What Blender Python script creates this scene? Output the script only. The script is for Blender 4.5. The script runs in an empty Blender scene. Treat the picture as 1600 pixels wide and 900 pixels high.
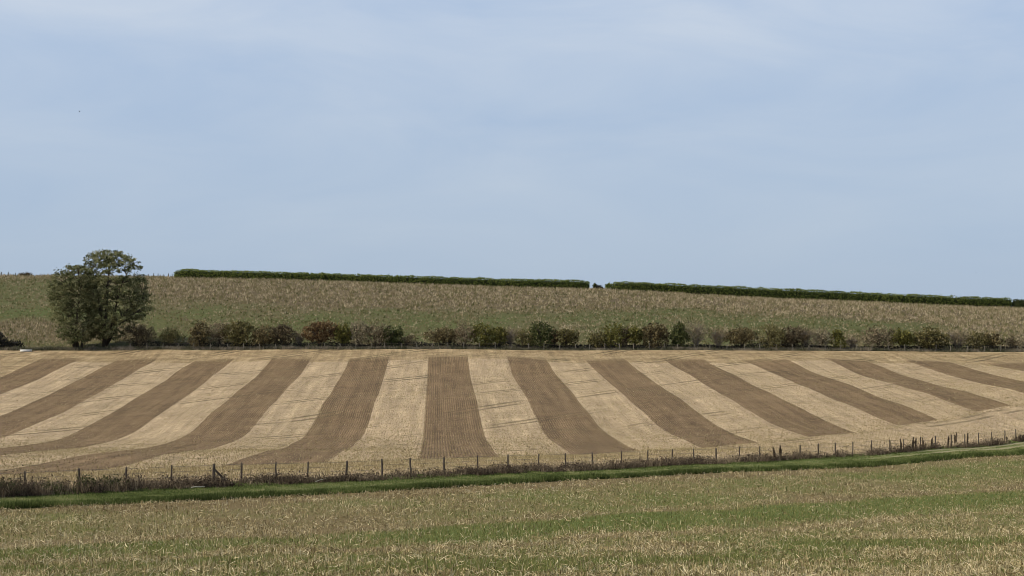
import bpy, math, random
import numpy as np

rng = np.random.default_rng(7)
random.seed(7)
scene = bpy.context.scene
col = scene.collection
CAM_Z = 20.0                      # camera height above the datum

# ------------------------------------------------------------------ camera, world, sun, exposure
PITCH = math.atan(50 / 2400.0)
cam_data = bpy.data.cameras.new('camera')
cam = bpy.data.objects.new('camera', cam_data)
col.objects.link(cam)
cam.location = (0, 0, CAM_Z)
cam.rotation_euler = (math.radians(90) + PITCH, 0, 0)
cam_data.sensor_width = 36
cam_data.lens = 36 * 2400 / 1600.0
cam_data.clip_start = 0.5
cam_data.clip_end = 30000
scene.camera = cam

SUN_AZ = math.radians(-103)        # measured from the view direction (+Y); negative = to the left
SUN_EL = math.radians(36)
sd = bpy.data.lights.new('sun', 'SUN')
sd.energy = 5.0
sd.angle = math.radians(0.6)
sd.color = (1.0, 0.92, 0.78)
so = bpy.data.objects.new('sun', sd)
col.objects.link(so)
so.location = (-200, 150, 200)
# direction towards the sun
SDIR = (math.sin(SUN_AZ) * math.cos(SUN_EL), math.cos(SUN_AZ) * math.cos(SUN_EL), math.sin(SUN_EL))
from mathutils import Vector
so.rotation_euler = Vector(SDIR).to_track_quat('Z', 'Y').to_euler()

world = bpy.data.worlds.new('World')
scene.world = world
world.use_nodes = True
wt = world.node_tree
wt.nodes.clear()
sky = wt.nodes.new('ShaderNodeTexSky')
sky.sky_type = 'NISHITA'
sky.sun_disc = False
sky.sun_elevation = SUN_EL
sky.sun_rotation = SUN_AZ
sky.altitude = 100
sky.air_density = 1.0
sky.dust_density = 1.0
sky.ozone_density = 1.5
bg = wt.nodes.new('ShaderNodeBackground')
bg.inputs['Strength'].default_value = 0.08
wo = wt.nodes.new('ShaderNodeOutputWorld')
# a thin veil of high cloud over the whole sky: pale blue-grey with drawn-out cirrus streaks
tc = wt.nodes.new('ShaderNodeTexCoord')
mp = wt.nodes.new('ShaderNodeMapping')
mp.inputs['Rotation'].default_value = (0, math.radians(-14), 0)
mp.inputs['Scale'].default_value = (3.0, 1.0, 10.0)
n1 = wt.nodes.new('ShaderNodeTexNoise')
n1.inputs['Scale'].default_value = 1.6
n1.inputs['Detail'].default_value = 6
n1.inputs['Roughness'].default_value = 0.52
n1.inputs['Distortion'].default_value = 0.6
wt.links.new(tc.outputs['Generated'], mp.inputs['Vector'])
wt.links.new(mp.outputs['Vector'], n1.inputs['Vector'])
sepw = wt.nodes.new('ShaderNodeSeparateXYZ')
wt.links.new(tc.outputs['Generated'], sepw.inputs[0])
elr = wt.nodes.new('ShaderNodeMapRange')
elr.inputs['From Min'].default_value = 0.0
elr.inputs['From Max'].default_value = 0.24
wt.links.new(sepw.outputs['Z'], elr.inputs['Value'])
vr = wt.nodes.new('ShaderNodeValToRGB')
vr.color_ramp.elements[0].position = 0.30
vr.color_ramp.elements[0].color = (0.400, 0.523, 0.725, 1)
vr.color_ramp.elements[1].position = 0.75
vr.color_ramp.elements[1].color = (0.640, 0.705, 0.800, 1)
wt.links.new(n1.outputs['Fac'], vr.inputs['Fac'])
low = wt.nodes.new('ShaderNodeMix')
low.data_type = 'RGBA'
low.inputs['A'].default_value = (0.388, 0.486, 0.625, 1)
wt.links.new(elr.outputs['Result'], low.inputs['Factor'])
wt.links.new(vr.outputs['Color'], low.inputs['B'])
veil = wt.nodes.new('ShaderNodeMix')
veil.data_type = 'RGBA'
veil.blend_type = 'MULTIPLY'
veil.inputs['Factor'].default_value = 1.0
veil.inputs['B'].default_value = (12.5, 12.5, 12.5, 1)      # 1 / background strength
wt.links.new(low.outputs['Result'], veil.inputs['A'])
skmix = wt.nodes.new('ShaderNodeMix')
skmix.data_type = 'RGBA'
skmix.inputs['Factor'].default_value = 0.88
wt.links.new(sky.outputs['Color'], skmix.inputs['A'])
wt.links.new(veil.outputs['Result'], skmix.inputs['B'])
wt.links.new(skmix.outputs['Result'], bg.inputs['Color'])
wt.links.new(bg.outputs[0], wo.inputs['Surface'])

vs = scene.view_settings
vs.view_transform = 'Standard'
vs.look = 'None'
vs.exposure = 0.1
vs.gamma = 1.0
vs.use_curve_mapping = False
scene.cycles.filter_width = 0.85
scene.cycles.max_bounces = 6
scene.cycles.transparent_max_bounces = 4

# ------------------------------------------------------------------ survey of the ground
# Bearings and elevations of points read off the photograph; the straight, parallel cultivation
# stripes and fence fix the distance of each point, so heights follow.
CP, SP = math.cos(PITCH), math.sin(PITCH)


def ray(px, py):
    u = (px - 800) / 2400.0
    w = (450 - py) / 2400.0
    d = CP - w * SP
    return u / d, (SP + w * CP) / d


EDGES = {
    -7: [(110, 567.5), (55, 595), (0, 616)],
    -6: [(185, 562), (125, 592.5), (75, 617.5), (25, 640), (0, 650)],
    -5: [(250, 555), (220, 575), (185, 596), (150, 616), (100, 644), (50, 665), (0, 685)],
    -4: [(307, 562), (260, 594), (212, 622), (175, 645), (125, 672), (100, 684), (50, 694), (0, 700)],
    -3: [(367, 559), (332, 587), (295, 617), (250, 647), (220, 669), (190, 684), (125, 700), (0, 712)],
    -2: [(425, 560), (400, 589), (370, 612), (330, 645), (300, 674), (265, 691), (225, 700), (100, 717), (0, 735)],
    -1: [(486, 561), (460, 595), (432, 626), (400, 662), (375, 685), (350, 695), (250, 712), (175, 732)],
    0: [(546, 562), (527, 597), (507, 627), (490, 662), (472, 685), (445, 700), (400, 710), (350, 727)],
    1: [(607, 562), (592, 615), (582, 640), (572, 670), (557, 691), (535, 705), (505, 726)],
    2: [(669, 562), (666, 640), (660, 690), (652, 720)],
    3: [(731, 562), (742, 612), (752, 655), (760, 687), (772, 705), (782, 715)],
    4: [(794, 562), (800, 584), (825, 625), (840, 657), (857, 685), (875, 697), (892, 710)],
    5: [(855, 564), (882, 600), (907, 632), (932, 662), (955, 682), (980, 697), (1005, 705)],
    6: [(916, 564), (940, 587), (975, 617), (1007, 645), (1037, 672), (1070, 687), (1097, 700)],
    7: [(980, 564), (1012, 590), (1062, 622), (1105, 655), (1150, 680), (1185, 692)],
    8: [(1040, 564), (1080, 587), (1125, 615), (1162, 637), (1200, 659), (1240, 675), (1267, 684)],
    9: [(1100, 560), (1150, 587), (1200, 612), (1250, 637), (1287, 656), (1332, 675)],
    10: [(1165, 565), (1200, 580), (1245, 600), (1325, 632), (1405, 665)],
    11: [(1235, 564), (1300, 592), (1325, 600), (1375, 622), (1464, 655)],
    12: [(1295, 562), (1342, 585), (1397, 600), (1450, 615), (1522, 642)],
    13: [(1355, 565), (1412, 587), (1475, 605), (1525, 617), (1575, 632)],
    14: [(1425, 567), (1487, 587), (1575, 607)],
    15: [(1495, 569), (1550, 585), (1600, 596)],
    16: [(1555, 572), (1600, 580)]}
SC = 1.2
KQ, WQ, XQ, YQ = -0.049, 5.93 * SC, -12.55 * SC, 230 * SC     # stripe direction, width, origin
CF, SF = 0.6925, 0.7214                                        # fence normal
D_FENCE, D_EDGE = 74.4, 68.4


def fdist(X, Y):
    return -SF * X + CF * Y


def on_line(px, D):
    """plan position where the bearing of image column px meets the fence-parallel line D"""
    a, b = ray(px, 700)
    Y = D / (CF - SF * a)
    return a * Y, Y


Y_HEDGE_PTS = [(-600, 538), (-200, 540), (0, 542.5), (200, 543.5), (400, 544), (560, 544.8), (760, 546), (1000, 548), (1200, 549.7),
               (1400, 551.5), (1600, 553.5), (1900, 556), (2200, 559)]
CREST = [(-600, 428), (-200, 431), (0, 432), (100, 433), (235, 434), (280, 435), (440, 438), (600, 443), (800, 449.5), (920, 452.5),
         (1000, 456), (1200, 467), (1300, 471), (1400, 475), (1500, 479.5), (1600, 482.5), (1900, 494), (2200, 505)]


def survey():
    C = []
    for i, l in EDGES.items():
        for x, y in l:
            a, b = ray(x, y)
            if abs(a - KQ) < .03:
                continue
            Y = (XQ + (i - 2) * WQ - KQ * YQ) / (a - KQ)
            C.append((a * Y, Y, b * Y))

    def line(D, pl):
        for x, y in pl:
            a, b = ray(x, y)
            Y = D / (CF - SF * a)
            C.append((a * Y, Y, b * Y))
    line(D_FENCE, [(-300, 790), (0, 772), (268, 759), (481, 750), (694, 741), (800, 736), (1050, 724), (1250, 714.5), (1460, 700),
                   (1600, 688), (1750, 673)])
    line(D_EDGE, [(-300, 816), (0, 796), (200, 787), (400, 778), (600, 767.5), (800, 756), (1000, 745.5), (1200, 736), (1350, 730),
                  (1450, 721.5), (1600, 711), (1750, 699)])

    def row(Yf, pl):
        for x, y in pl:
            a, b = ray(x, y)
            Y = Yf(x)
            C.append((a * Y, Y, b * Y))
    row(lambda x: 291 - (x - 800) * .006, Y_HEDGE_PTS)
    for Yc, dy in ((400, 0), (425, 1.5), (470, 14), (560, 45), (700, 80)):
        row(lambda x: Yc, [(x, y + dy) for x, y in CREST])
    for x, y in CREST:
        y1 = np.interp(x, *zip(*Y_HEDGE_PTS))
        a1, b1 = ray(x, y1)
        a2, b2 = ray(x, y)
        z1 = b1 * (291 - (x - 800) * .006)
        z2 = b2 * 400
        for f, g in ((.3, .34), (.65, .72)):
            Y = 291 + f * 109
            C.append((a1 * Y, Y, z1 + (z2 - z1) * g))
    row(lambda x: 40, [(x, 900) for x in (-1200, -600, 0, 400, 800, 1200, 1600, 2200, 2800)])
    for X in (-60, -30, 0, 30, 60):
        C.append((X, 0, -1.8 + .005 * X))
        C.append((X, -30, -.6 + .005 * X))
    return np.array(C)


_C = survey()
_P = _C[:, :2] / 100
_n = len(_P)
_r = np.linalg.norm(_P[:, None] - _P[None], axis=2)
_K = np.where(_r > 0, _r * _r * np.log(_r + 1e-12), 0) + 2e-4 * np.eye(_n)
_A = np.hstack([np.ones((_n, 1)), _P])
_W = np.linalg.solve(np.block([[_K, _A], [_A.T, np.zeros((3, 3))]]), np.concatenate([_C[:, 2], np.zeros(3)]))


def height_exact(X, Y):
    X = np.atleast_1d(np.asarray(X, float))
    Y = np.atleast_1d(np.asarray(Y, float))
    Q = np.stack([X, Y], 1) / 100
    out = np.empty(len(Q))
    for i in range(0, len(Q), 8000):
        q = Q[i:i + 8000]
        r2 = ((q[:, None] - _P[None]) ** 2).sum(2)
        out[i:i + 8000] = (.5 * r2 * np.log(r2 + 1e-20)) @ _W[:-3] + _W[-3] + q @ _W[-2:]
    return out + CAM_Z


# a 2 m lattice of heights for fast lookup
GX = np.arange(-230, 262, 2.0)
GY = np.arange(-40, 722, 2.0)
_gx, _gy = np.meshgrid(GX, GY)
GZ = height_exact(_gx.ravel(), _gy.ravel()).reshape(_gx.shape)


def height(X, Y):
    X = np.clip(np.atleast_1d(np.asarray(X, float)), GX[0], GX[-1] - .01)
    Y = np.clip(np.atleast_1d(np.asarray(Y, float)), GY[0], GY[-1] - .01)
    fx = (X - GX[0]) / 2
    fy = (Y - GY[0]) / 2
    i = fx.astype(int)
    j = fy.astype(int)
    fx -= i
    fy -= j
    return (GZ[j, i] * (1 - fx) * (1 - fy) + GZ[j, i + 1] * fx * (1 - fy) + GZ[j + 1, i] * (1 - fx) * fy + GZ[j + 1, i + 1] * fx * fy)


def y_hedge(X):
    return 291 - .0135 * np.asarray(X, float)


# ------------------------------------------------------------------ helpers
def tag(o, label=None, cat=None, group=None, kind=None):
    if label:
        o['label'] = label
    if cat:
        o['category'] = cat
    if group:
        o['group'] = group
    if kind:
        o['kind'] = kind
    return o


def empty(name, loc):
    o = bpy.data.objects.new(name, None)
    o.empty_display_size = .3
    col.objects.link(o)
    o.location = loc
    return o


def mesh_from(name, V, faces_n, idx, mat, tint=None, smooth=False):
    """V (n,3); faces_n = vertices per face (int or array); idx flat index array"""
    me = bpy.data.meshes.new(name)
    V = np.ascontiguousarray(V, dtype=np.float32)
    idx = np.ascontiguousarray(idx, dtype=np.int32)
    if np.isscalar(faces_n):
        nf = len(idx) // faces_n
        starts = np.arange(nf, dtype=np.int32) * faces_n
    else:
        faces_n = np.asarray(faces_n, dtype=np.int32)
        nf = len(faces_n)
        starts = np.concatenate([[0], np.cumsum(faces_n)[:-1]]).astype(np.int32)
    me.vertices.add(len(V))
    me.vertices.foreach_set('co', V.ravel())
    me.loops.add(len(idx))
    me.loops.foreach_set('vertex_index', idx)
    me.polygons.add(nf)
    me.polygons.foreach_set('loop_start', starts)
    if smooth:
        me.polygons.foreach_set('use_smooth', np.ones(nf, dtype=bool))
    if tint is not None:
        at = me.attributes.new('tint', 'FLOAT', 'POINT')
        at.data.foreach_set('value', np.ascontiguousarray(tint, dtype=np.float32))
    me.update(calc_edges=True)
    me.validate()
    if mat is not None:
        me.materials.append(mat)
    return me


def link(name, me, parent=None, loc=None):
    o = bpy.data.objects.new(name, me)
    col.objects.link(o)
    if parent is not None:
        o.parent = parent
    if loc is not None:
        o.location = loc
    return o


class Geo:
    """collects tubes, boxes and loose faces into one mesh"""

    def __init__(self):
        self.v, self.n, self.i, self.t, self.c = [], [], [], [], 0

    def add(self, V, faces, tint=0.5):
        V = np.asarray(V, float)
        self.v.append(V)
        for f in faces:
            self.n.append(len(f))
            self.i.extend([k + self.c for k in f])
        self.t.append(np.full(len(V), tint))
        self.c += len(V)

    def tube(self, pts, radii, sides=6, tint=0.5, cap=True):
        pts = [np.asarray(p, float) for p in pts]
        rings = []
        for k, p in enumerate(pts):
            d = pts[min(k + 1, len(pts) - 1)] - pts[max(k - 1, 0)]
            d = d / (np.linalg.norm(d) + 1e-9)
            a = np.cross(d, (0.31, 0.9, 0.2) if abs(d[1]) < .8 else (1, .1, .2))
            a /= np.linalg.norm(a)
            b = np.cross(d, a)
            for s in range(sides):
                t = 2 * math.pi * s / sides
                rings.append(p + radii[k] * (math.cos(t) * a + math.sin(t) * b))
        F = []
        for k in range(len(pts) - 1):
            for s in range(sides):
                F.append((k * sides + s, k * sides + (s + 1) % sides, (k + 1) * sides + (s + 1) % sides, (k + 1) * sides + s))
        if cap:
            F.append(tuple(range(sides))[::-1])
            F.append(tuple((len(pts) - 1) * sides + s for s in range(sides)))
        self.add(rings, F, tint)

    def box(self, lo, hi, tint=.5):
        x0, y0, z0 = lo
        x1, y1, z1 = hi
        V = [(x0, y0, z0), (x1, y0, z0), (x1, y1, z0), (x0, y1, z0), (x0, y0, z1), (x1, y0, z1), (x1, y1, z1), (x0, y1, z1)]
        self.add(V, [(3, 2, 1, 0), (4, 5, 6, 7), (0, 1, 5, 4), (1, 2, 6, 5), (2, 3, 7, 6), (3, 0, 4, 7)], tint)

    def mesh(self, name, mat, smooth=False):
        return mesh_from(name, np.concatenate(self.v), np.array(self.n), np.array(self.i), mat, np.concatenate(self.t), smooth)


def unit(n):
    v = rng.normal(size=(n, 3))
    return v / np.linalg.norm(v, axis=1, keepdims=True)


def leaf_quads(cent, size, tint, aspect=.62, flat=0.0):
    """pointed four-sided leaves in random attitudes; returns V (n*4,3), tint (n*4)"""
    n = len(cent)
    a = unit(n)
    a[:, 2] *= (1 - flat)
    a /= np.linalg.norm(a, axis=1, keepdims=True)
    b = np.cross(a, unit(n))
    b /= np.linalg.norm(b, axis=1, keepdims=True)
    s = np.asarray(size)[:, None] if np.ndim(size) else size
    L, Wd = a * s * .5, b * s * .5 * aspect
    V = np.stack([cent - L, cent + Wd - .1 * L, cent + L, cent - Wd - .1 * L], 1).reshape(-1, 3)
    return V, np.repeat(tint, 4)


def blades(base, hgt, wid, lean, tint, az=None):
    """one triangle per blade standing on base"""
    n = len(base)
    if az is None:
        az = rng.uniform(0, 2 * np.pi, n)
    la = rng.uniform(0, 2 * np.pi, n)
    side = np.stack([np.cos(az), np.sin(az), np.zeros(n)], 1) * (wid * .5)[:, None]
    tip = base + np.stack([np.cos(la) * lean * hgt, np.sin(la) * lean * hgt, hgt * np.sqrt(np.maximum(.05, 1 - lean ** 2))], 1)
    V = np.stack([base - side, base + side, tip], 1).reshape(-1, 3)
    return V, np.repeat(tint, 3)


# ------------------------------------------------------------------ materials
class NT:
    def __init__(self, name, rough=.9):
        self.m = bpy.data.materials.new(name)
        self.m.use_nodes = True
        self.t = self.m.node_tree
        self.b = self.t.nodes['Principled BSDF']
        self.b.inputs['Roughness'].default_value = rough
        self.b.inputs['Specular IOR Level'].default_value = .12

    def n(self, typ, **kw):
        nd = self.t.nodes.new(typ)
        for k, v in kw.items():
            setattr(nd, k, v)
        return nd

    def l(self, a, b):
        self.t.links.new(a, b)

    def _in(self, nd, i, v):
        if isinstance(v, bpy.types.NodeSocket):
            self.l(v, nd.inputs[i])
        elif v is not None:
            nd.inputs[i].default_value = v

    def m_(self, op, a, b=None, c=None, clamp=False):
        nd = self.n('ShaderNodeMath', operation=op)
        nd.use_clamp = clamp
        self._in(nd, 0, a)
        self._in(nd, 1, b)
        self._in(nd, 2, c)
        return nd.outputs[0]

    def pos(self):
        g = self.n('ShaderNodeNewGeometry')
        s = self.n('ShaderNodeSeparateXYZ')
        self.l(g.outputs['Position'], s.inputs[0])
        return g.outputs['Position'], s.outputs[0], s.outputs[1], s.outputs[2]

    def vec(self, x, y, z=0.0):
        c = self.n('ShaderNodeCombineXYZ')
        self._in(c, 0, x)
        self._in(c, 1, y)
        self._in(c, 2, z)
        return c.outputs[0]

    def noise(self, vec, scale, detail=3, rough=.55, dist=0.0):
        nd = self.n('ShaderNodeTexNoise')
        self.l(vec, nd.inputs['Vector'])
        nd.inputs['Scale'].default_value = scale
        nd.inputs['Detail'].default_value = detail
        nd.inputs['Roughness'].default_value = rough
        nd.inputs['Distortion'].default_value = dist
        return nd.outputs['Fac']

    def ss(self, v, a, b):
        nd = self.n('ShaderNodeMapRange', interpolation_type='SMOOTHSTEP')
        self._in(nd, 0, v)
        nd.inputs['From Min'].default_value = a
        nd.inputs['From Max'].default_value = b
        return nd.outputs[0]

    def lin(self, v, a, b, c=0.0, d=1.0):
        nd = self.n('ShaderNodeMapRange')
        self._in(nd, 0, v)
        for k, val in (('From Min', a), ('From Max', b), ('To Min', c), ('To Max', d)):
            nd.inputs[k].default_value = val
        return nd.outputs[0]

    def mix(self, f, a, b, blend='MIX'):
        nd = self.n('ShaderNodeMix', data_type='RGBA', blend_type=blend)
        self._in(nd, 0, f)
        for key, v in (('A', a), ('B', b)):
            s = [q for q in nd.inputs if q.name == key and q.type == 'RGBA'][0]
            if isinstance(v, bpy.types.NodeSocket):
                self.l(v, s)
            else:
                s.default_value = (*v, 1)
        return [q for q in nd.outputs if q.type == 'RGBA'][0]

    def ramp(self, f, stops):
        nd = self.n('ShaderNodeValToRGB')
        e = nd.color_ramp.elements
        while len(e) < len(stops):
            e.new(.5)
        for k, (p, c) in enumerate(stops):
            e[k].position = p
            e[k].color = (*c, 1)
        self.l(f, nd.inputs[0])
        return nd.outputs[0]

    def scale(self, colr, f):
        nd = self.n('ShaderNodeVectorMath', operation='SCALE')
        self.l(colr, nd.inputs[0])
        self._in(nd, 3, f)
        return nd.outputs[0]

    def bump(self, h, strength, dist):
        nd = self.n('ShaderNodeBump')
        nd.inputs['Strength'].default_value = strength
        nd.inputs['Distance'].default_value = dist
        self.l(h, nd.inputs['Height'])
        self.l(nd.outputs[0], self.b.inputs['Normal'])

    def base(self, c):
        self.l(c, self.b.inputs['Base Color'])
        return self.m


def plant_mat(name, stops, transl=.3, rough=.7, jitter=.8):
    """tint attribute picks the hue, random-per-island jitters the value, some light passes through"""
    t = NT(name, rough)
    at = t.n('ShaderNodeAttribute', attribute_name='tint')
    g = t.n('ShaderNodeNewGeometry')
    f = t.m_('ADD', at.outputs['Fac'], t.m_('MULTIPLY', t.m_('SUBTRACT', g.outputs['Random Per Island'], .5), jitter), clamp=True)
    c = t.ramp(f, stops)
    t.base(c)
    if transl > 0:
        tr = t.n('ShaderNodeBsdfTranslucent')
        t.l(c, tr.inputs['Color'])
        mx = t.n('ShaderNodeMixShader')
        mx.inputs[0].default_value = transl
        t.l(t.b.outputs[0], mx.inputs[1])
        t.l(tr.outputs[0], mx.inputs[2])
        t.l(mx.outputs[0], t.t.nodes['Material Output'].inputs['Surface'])
    return t.m


def bark_mat(name, c0, c1):
    t = NT(name, .9)
    p, x, y, z = t.pos()
    n = t.noise(t.vec(t.m_('MULTIPLY', x, 4), t.m_('MULTIPLY', y, 4), z), 2.5, 4)
    t.bump(n, .6, .05)
    return t.base(t.ramp(n, [(.3, c0), (.7, c1)]))


# ------------------------------------------------------------------ small numeric tools
_NL = rng.uniform(0, 1, (256, 256))


def vnoise(x, y, s):
    """smooth value noise, feature size s metres"""
    x = np.asarray(x) / s + 1000.3
    y = np.asarray(y) / s + 1000.7
    i = np.floor(x).astype(int)
    j = np.floor(y).astype(int)
    fx = x - i
    fy = y - j
    fx = fx * fx * (3 - 2 * fx)
    fy = fy * fy * (3 - 2 * fy)
    a = _NL[j % 256, i % 256]
    b = _NL[j % 256, (i + 1) % 256]
    c = _NL[(j + 1) % 256, i % 256]
    d = _NL[(j + 1) % 256, (i + 1) % 256]
    return (a * (1 - fx) + b * fx) * (1 - fy) + (c * (1 - fx) + d * fx) * fy


def sstep(v, a, b):
    t = np.clip((np.asarray(v, float) - a) / (b - a), 0, 1)
    return t * t * (3 - 2 * t)


def P3(px, py, Y):
    a, b = ray(px, py)
    return np.array([a * Y, Y, b * Y + CAM_Z])


def ground_hit(px, py, lo=25, hi=430):
    a, b = ray(px, py)
    Ys = np.linspace(lo, hi, 3000)
    z = height(a * Ys, Ys)
    k = int(np.argmax(z > b * Ys + CAM_Z))
    return a * Ys[k], Ys[k]


# how green (1) or strawy (0) the ground cover is, by place
def field_green(X, Y):
    f = fdist(X, Y)
    wob = (vnoise(X, Y, 9) - .5) * 5 + (vnoise(X + 50, Y, 3) - .5) * 2.2
    g = .43 + .46 * (vnoise(X, Y - 70, 7) - .5) + .3 * (vnoise(X, Y + 20, 2.2) - .5)
    b1 = sstep(f + wob * .6, 43.5, 47.5) * (1 - sstep(f + wob * .55, 50.8, 52.6))
    b2 = sstep(f + wob, 28, 30.5) * (1 - sstep(f + wob, 32.5, 35))
    b3 = sstep(f + wob, 37.8, 39) * (1 - sstep(f + wob, 40.5, 42)) * (.35 + .5 * sstep(-X, -2, 12))
    mid = sstep(f + wob, 56, 58) * (1 - sstep(f + wob, 61, 64)) * .05
    b1 = b1 * (.62 + .38 * sstep(vnoise(X, Y, 14), .25, .6))
    g = g + .54 * b1 + .36 * b2 + .36 * b3 + mid
    g = g - .35 * sstep(f, 64.5, 67) - .30 * sstep(f + wob * .4, 52, 52.8) * (1 - sstep(f, 53.5, 56))
    g = g - .25 * sstep(f + wob, 42, 43.2) * (1 - sstep(f + wob, 43.5, 45.5))
    g = g - .10 * sstep(f, 52.5, 54) * (1 - sstep(X, -8, 20))
    return np.clip(g, 0, 1)


def hill_green(X, Y):
    yb = np.interp(X, [-130, -70, -45, 0, 30, 50, 75, 100, 140], [352, 348, 339, 347, 353, 358, 350, 336, 328])
    wob = (vnoise(X, Y, 14) - .5) * 14 + (vnoise(X, Y, 5) - .5) * 6
    g = 1 - sstep(Y + wob, yb - 9, yb + 8)
    g = g * (.62 + .5 * (vnoise(X + 9, Y, 8) - .4))
    g = g * (1 - .55 * sstep(X + wob, 82, 104))
    # strong green lane on the right
    lane = sstep(X + wob, 42, 56) * (1 - sstep(X + wob, 84, 98)) * sstep(Y + .3 * wob, 322, 330) * (1 - sstep(Y + .3 * wob, 343, 352))
    g = np.maximum(g, lane * .82)
    # greener pasture left of the big trees
    left = 1 - sstep(X + .24 * (Y - 291) + .3 * wob, -72, -67)
    gl = .60 + .3 * (vnoise(X, Y, 11) - .5)
    gl = gl + .4 * sstep(Y + wob * .3, 321, 325) * (1 - sstep(Y + wob * .3, 330, 337))
    gl = gl - .40 * sstep(Y + wob * .3, 300, 305) * (1 - sstep(Y + wob * .3, 318, 322))
    gl = gl - .5 * sstep(Y, 388, 396)
    return np.clip(g * (1 - left) + gl * left, 0, 1)


# ------------------------------------------------------------------ ground materials
def striped_field_mat():
    t = NT('stubble_and_tilled_stripes', .95)
    p, x, y, z = t.pos()
    big = t.noise(p, .12, 2)
    wob = t.m_('MULTIPLY', t.m_('SUBTRACT', t.noise(p, .5, 5, .7), .5), .060)
    q0 = t.m_('DIVIDE', t.m_('SUBTRACT', t.m_('SUBTRACT', x, XQ), t.m_('MULTIPLY', t.m_('SUBTRACT', y, YQ), KQ)), WQ)
    q = t.m_('ADD', q0, wob)
    fd = t.m_('ADD', t.m_('MULTIPLY', x, -SF), t.m_('MULTIPLY', y, CF))
    along = t.m_('ADD', y, t.m_('MULTIPLY', x, KQ))
    tri = t.m_('PINGPONG', t.m_('SUBTRACT', q, .5), 1.0)
    dark = t.m_('SUBTRACT', 1.0, t.ss(tri, .488, .512))
    endn = t.m_('MULTIPLY', t.m_('SUBTRACT', t.noise(p, .8, 3), .5), 1.6)
    low = t.ss(t.m_('ADD', t.m_('ADD', fd, endn), t.m_('MAXIMUM', 0.0, t.m_('MULTIPLY', t.m_('ADD', x, 17.0), -.35))), 94.0, 94.5)
    ytop = t.m_('ADD', y, t.m_('ADD', t.m_('MULTIPLY', x, .05), endn))
    hi_l = t.m_('SUBTRACT', 1.0, t.ss(ytop, 273.6, 274.6))
    hi_d = t.m_('SUBTRACT', 1.0, t.ss(ytop, 276.0, 281.0))
    # speckle of straw and clods
    fine = t.noise(p, 3.2, 4, .75)
    finer = t.noise(p, 9.0, 3, .75)
    straw = t.noise(t.vec(t.m_('MULTIPLY', q0, 34.0), t.m_('MULTIPLY', along, .9), 0), 1.0, 4, .75)
    patch = t.noise(p, .30, 4, .6)
    streak = t.noise(t.vec(t.m_('MULTIPLY', q0, 7.0), t.m_('MULTIPLY', along, .035), 0), 1.0, 3, .6)
    # drill rows running along the stripe
    rown = t.m_('MULTIPLY', t.m_('SUBTRACT', t.noise(p, .6, 2), .5), .5)
    row = t.m_('SINE', t.m_('ADD', t.m_('MULTIPLY', q0, 2 * math.pi * 25), t.m_('MULTIPLY', rown, 11.0)))
    rowvis = t.ss(t.noise(p, .16, 4, .65), .36, .60)
    light_c = t.ramp(t.m_('ADD', t.m_('MULTIPLY', fine, .6), t.m_('MULTIPLY', straw, .4)),
                     [(.30, (.150, .098, .050)), (.42, (.325, .230, .128)), (.55, (.440, .330, .208)), (.68, (.640, .512, .345))])
    dark_c = t.ramp(t.m_('ADD', t.m_('MULTIPLY', fine, .55), t.m_('MULTIPLY', straw, .45)),
                    [(.30, (.055, .033, .016)), (.43, (.140, .090, .046)), (.56, (.200, .134, .072)), (.70, (.370, .270, .165))])
    head_c = t.ramp(t.m_('ADD', t.m_('MULTIPLY', fine, .6), t.m_('MULTIPLY', patch, .4)),
                    [(.30, (.130, .086, .042)), (.45, (.285, .200, .106)), (.57, (.350, .258, .145)), (.72, (.500, .392, .244))])
    dk = t.m_('MULTIPLY', t.m_('MULTIPLY', dark, low), hi_d)
    lt = t.m_('MULTIPLY', t.m_('MULTIPLY', t.m_('SUBTRACT', 1.0, dark), hi_l), t.ss(q, -10.03, -9.97))
    near = t.m_('SUBTRACT', 1.0, low)
    lt2 = t.m_('MAXIMUM', lt, near, clamp=True)
    c = t.mix(lt2, head_c, light_c)
    c = t.mix(dk, c, dark_c)
    # shading by rows, streaks and patches of crop residue
    amp = t.m_('ADD', .04, t.m_('MULTIPLY', dk, .27))
    f = t.m_('ADD', 1.0, t.m_('MULTIPLY', t.m_('MULTIPLY', row, rowvis), amp))
    f = t.m_('MULTIPLY', f, t.lin(streak, .3, .7, .76, 1.24))
    f = t.m_('MULTIPLY', f, t.lin(patch, .3, .7, .82, 1.18))
    f = t.m_('MULTIPLY', f, t.lin(finer, .3, .7, .64, 1.36))
    f = t.m_('MULTIPLY', f, t.lin(big, .3, .7, .95, 1.05))
    # paired wheelings of the sprayer, parallel to the fence
    fw = t.m_('ADD', fd, t.m_('MULTIPLY', t.m_('SUBTRACT', t.noise(p, .05, 2), .5), 1.6))
    d = t.m_('ABSOLUTE', t.m_('SUBTRACT', t.m_('FLOORED_MODULO', t.m_('SUBTRACT', fw, 91.9 - 6.72), 13.44), 6.72))
    wl = t.m_('SUBTRACT', 1.0, t.ss(t.m_('ABSOLUTE', t.m_('SUBTRACT', d, .95)), .18, .62))
    wv = t.ss(t.noise(p, .085, 3), .42, .60)
    wl = t.m_('MULTIPLY', wl, t.m_('MULTIPLY', wv, t.ss(fd, 89, 90)))
    wl = t.m_('MULTIPLY', wl, t.lin(dk, 0, 1, .72, .40))
    c = t.mix(wl, c, (.085, .062, .032))
    # greenish regrowth here and there
    gr = t.m_('MULTIPLY', t.ss(t.noise(p, .09, 3), .58, .75), t.ss(fine, .45, .65))
    c = t.mix(t.m_('MULTIPLY', gr, .35), c, (.14, .15, .06))
    c = t.scale(c, f)
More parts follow.
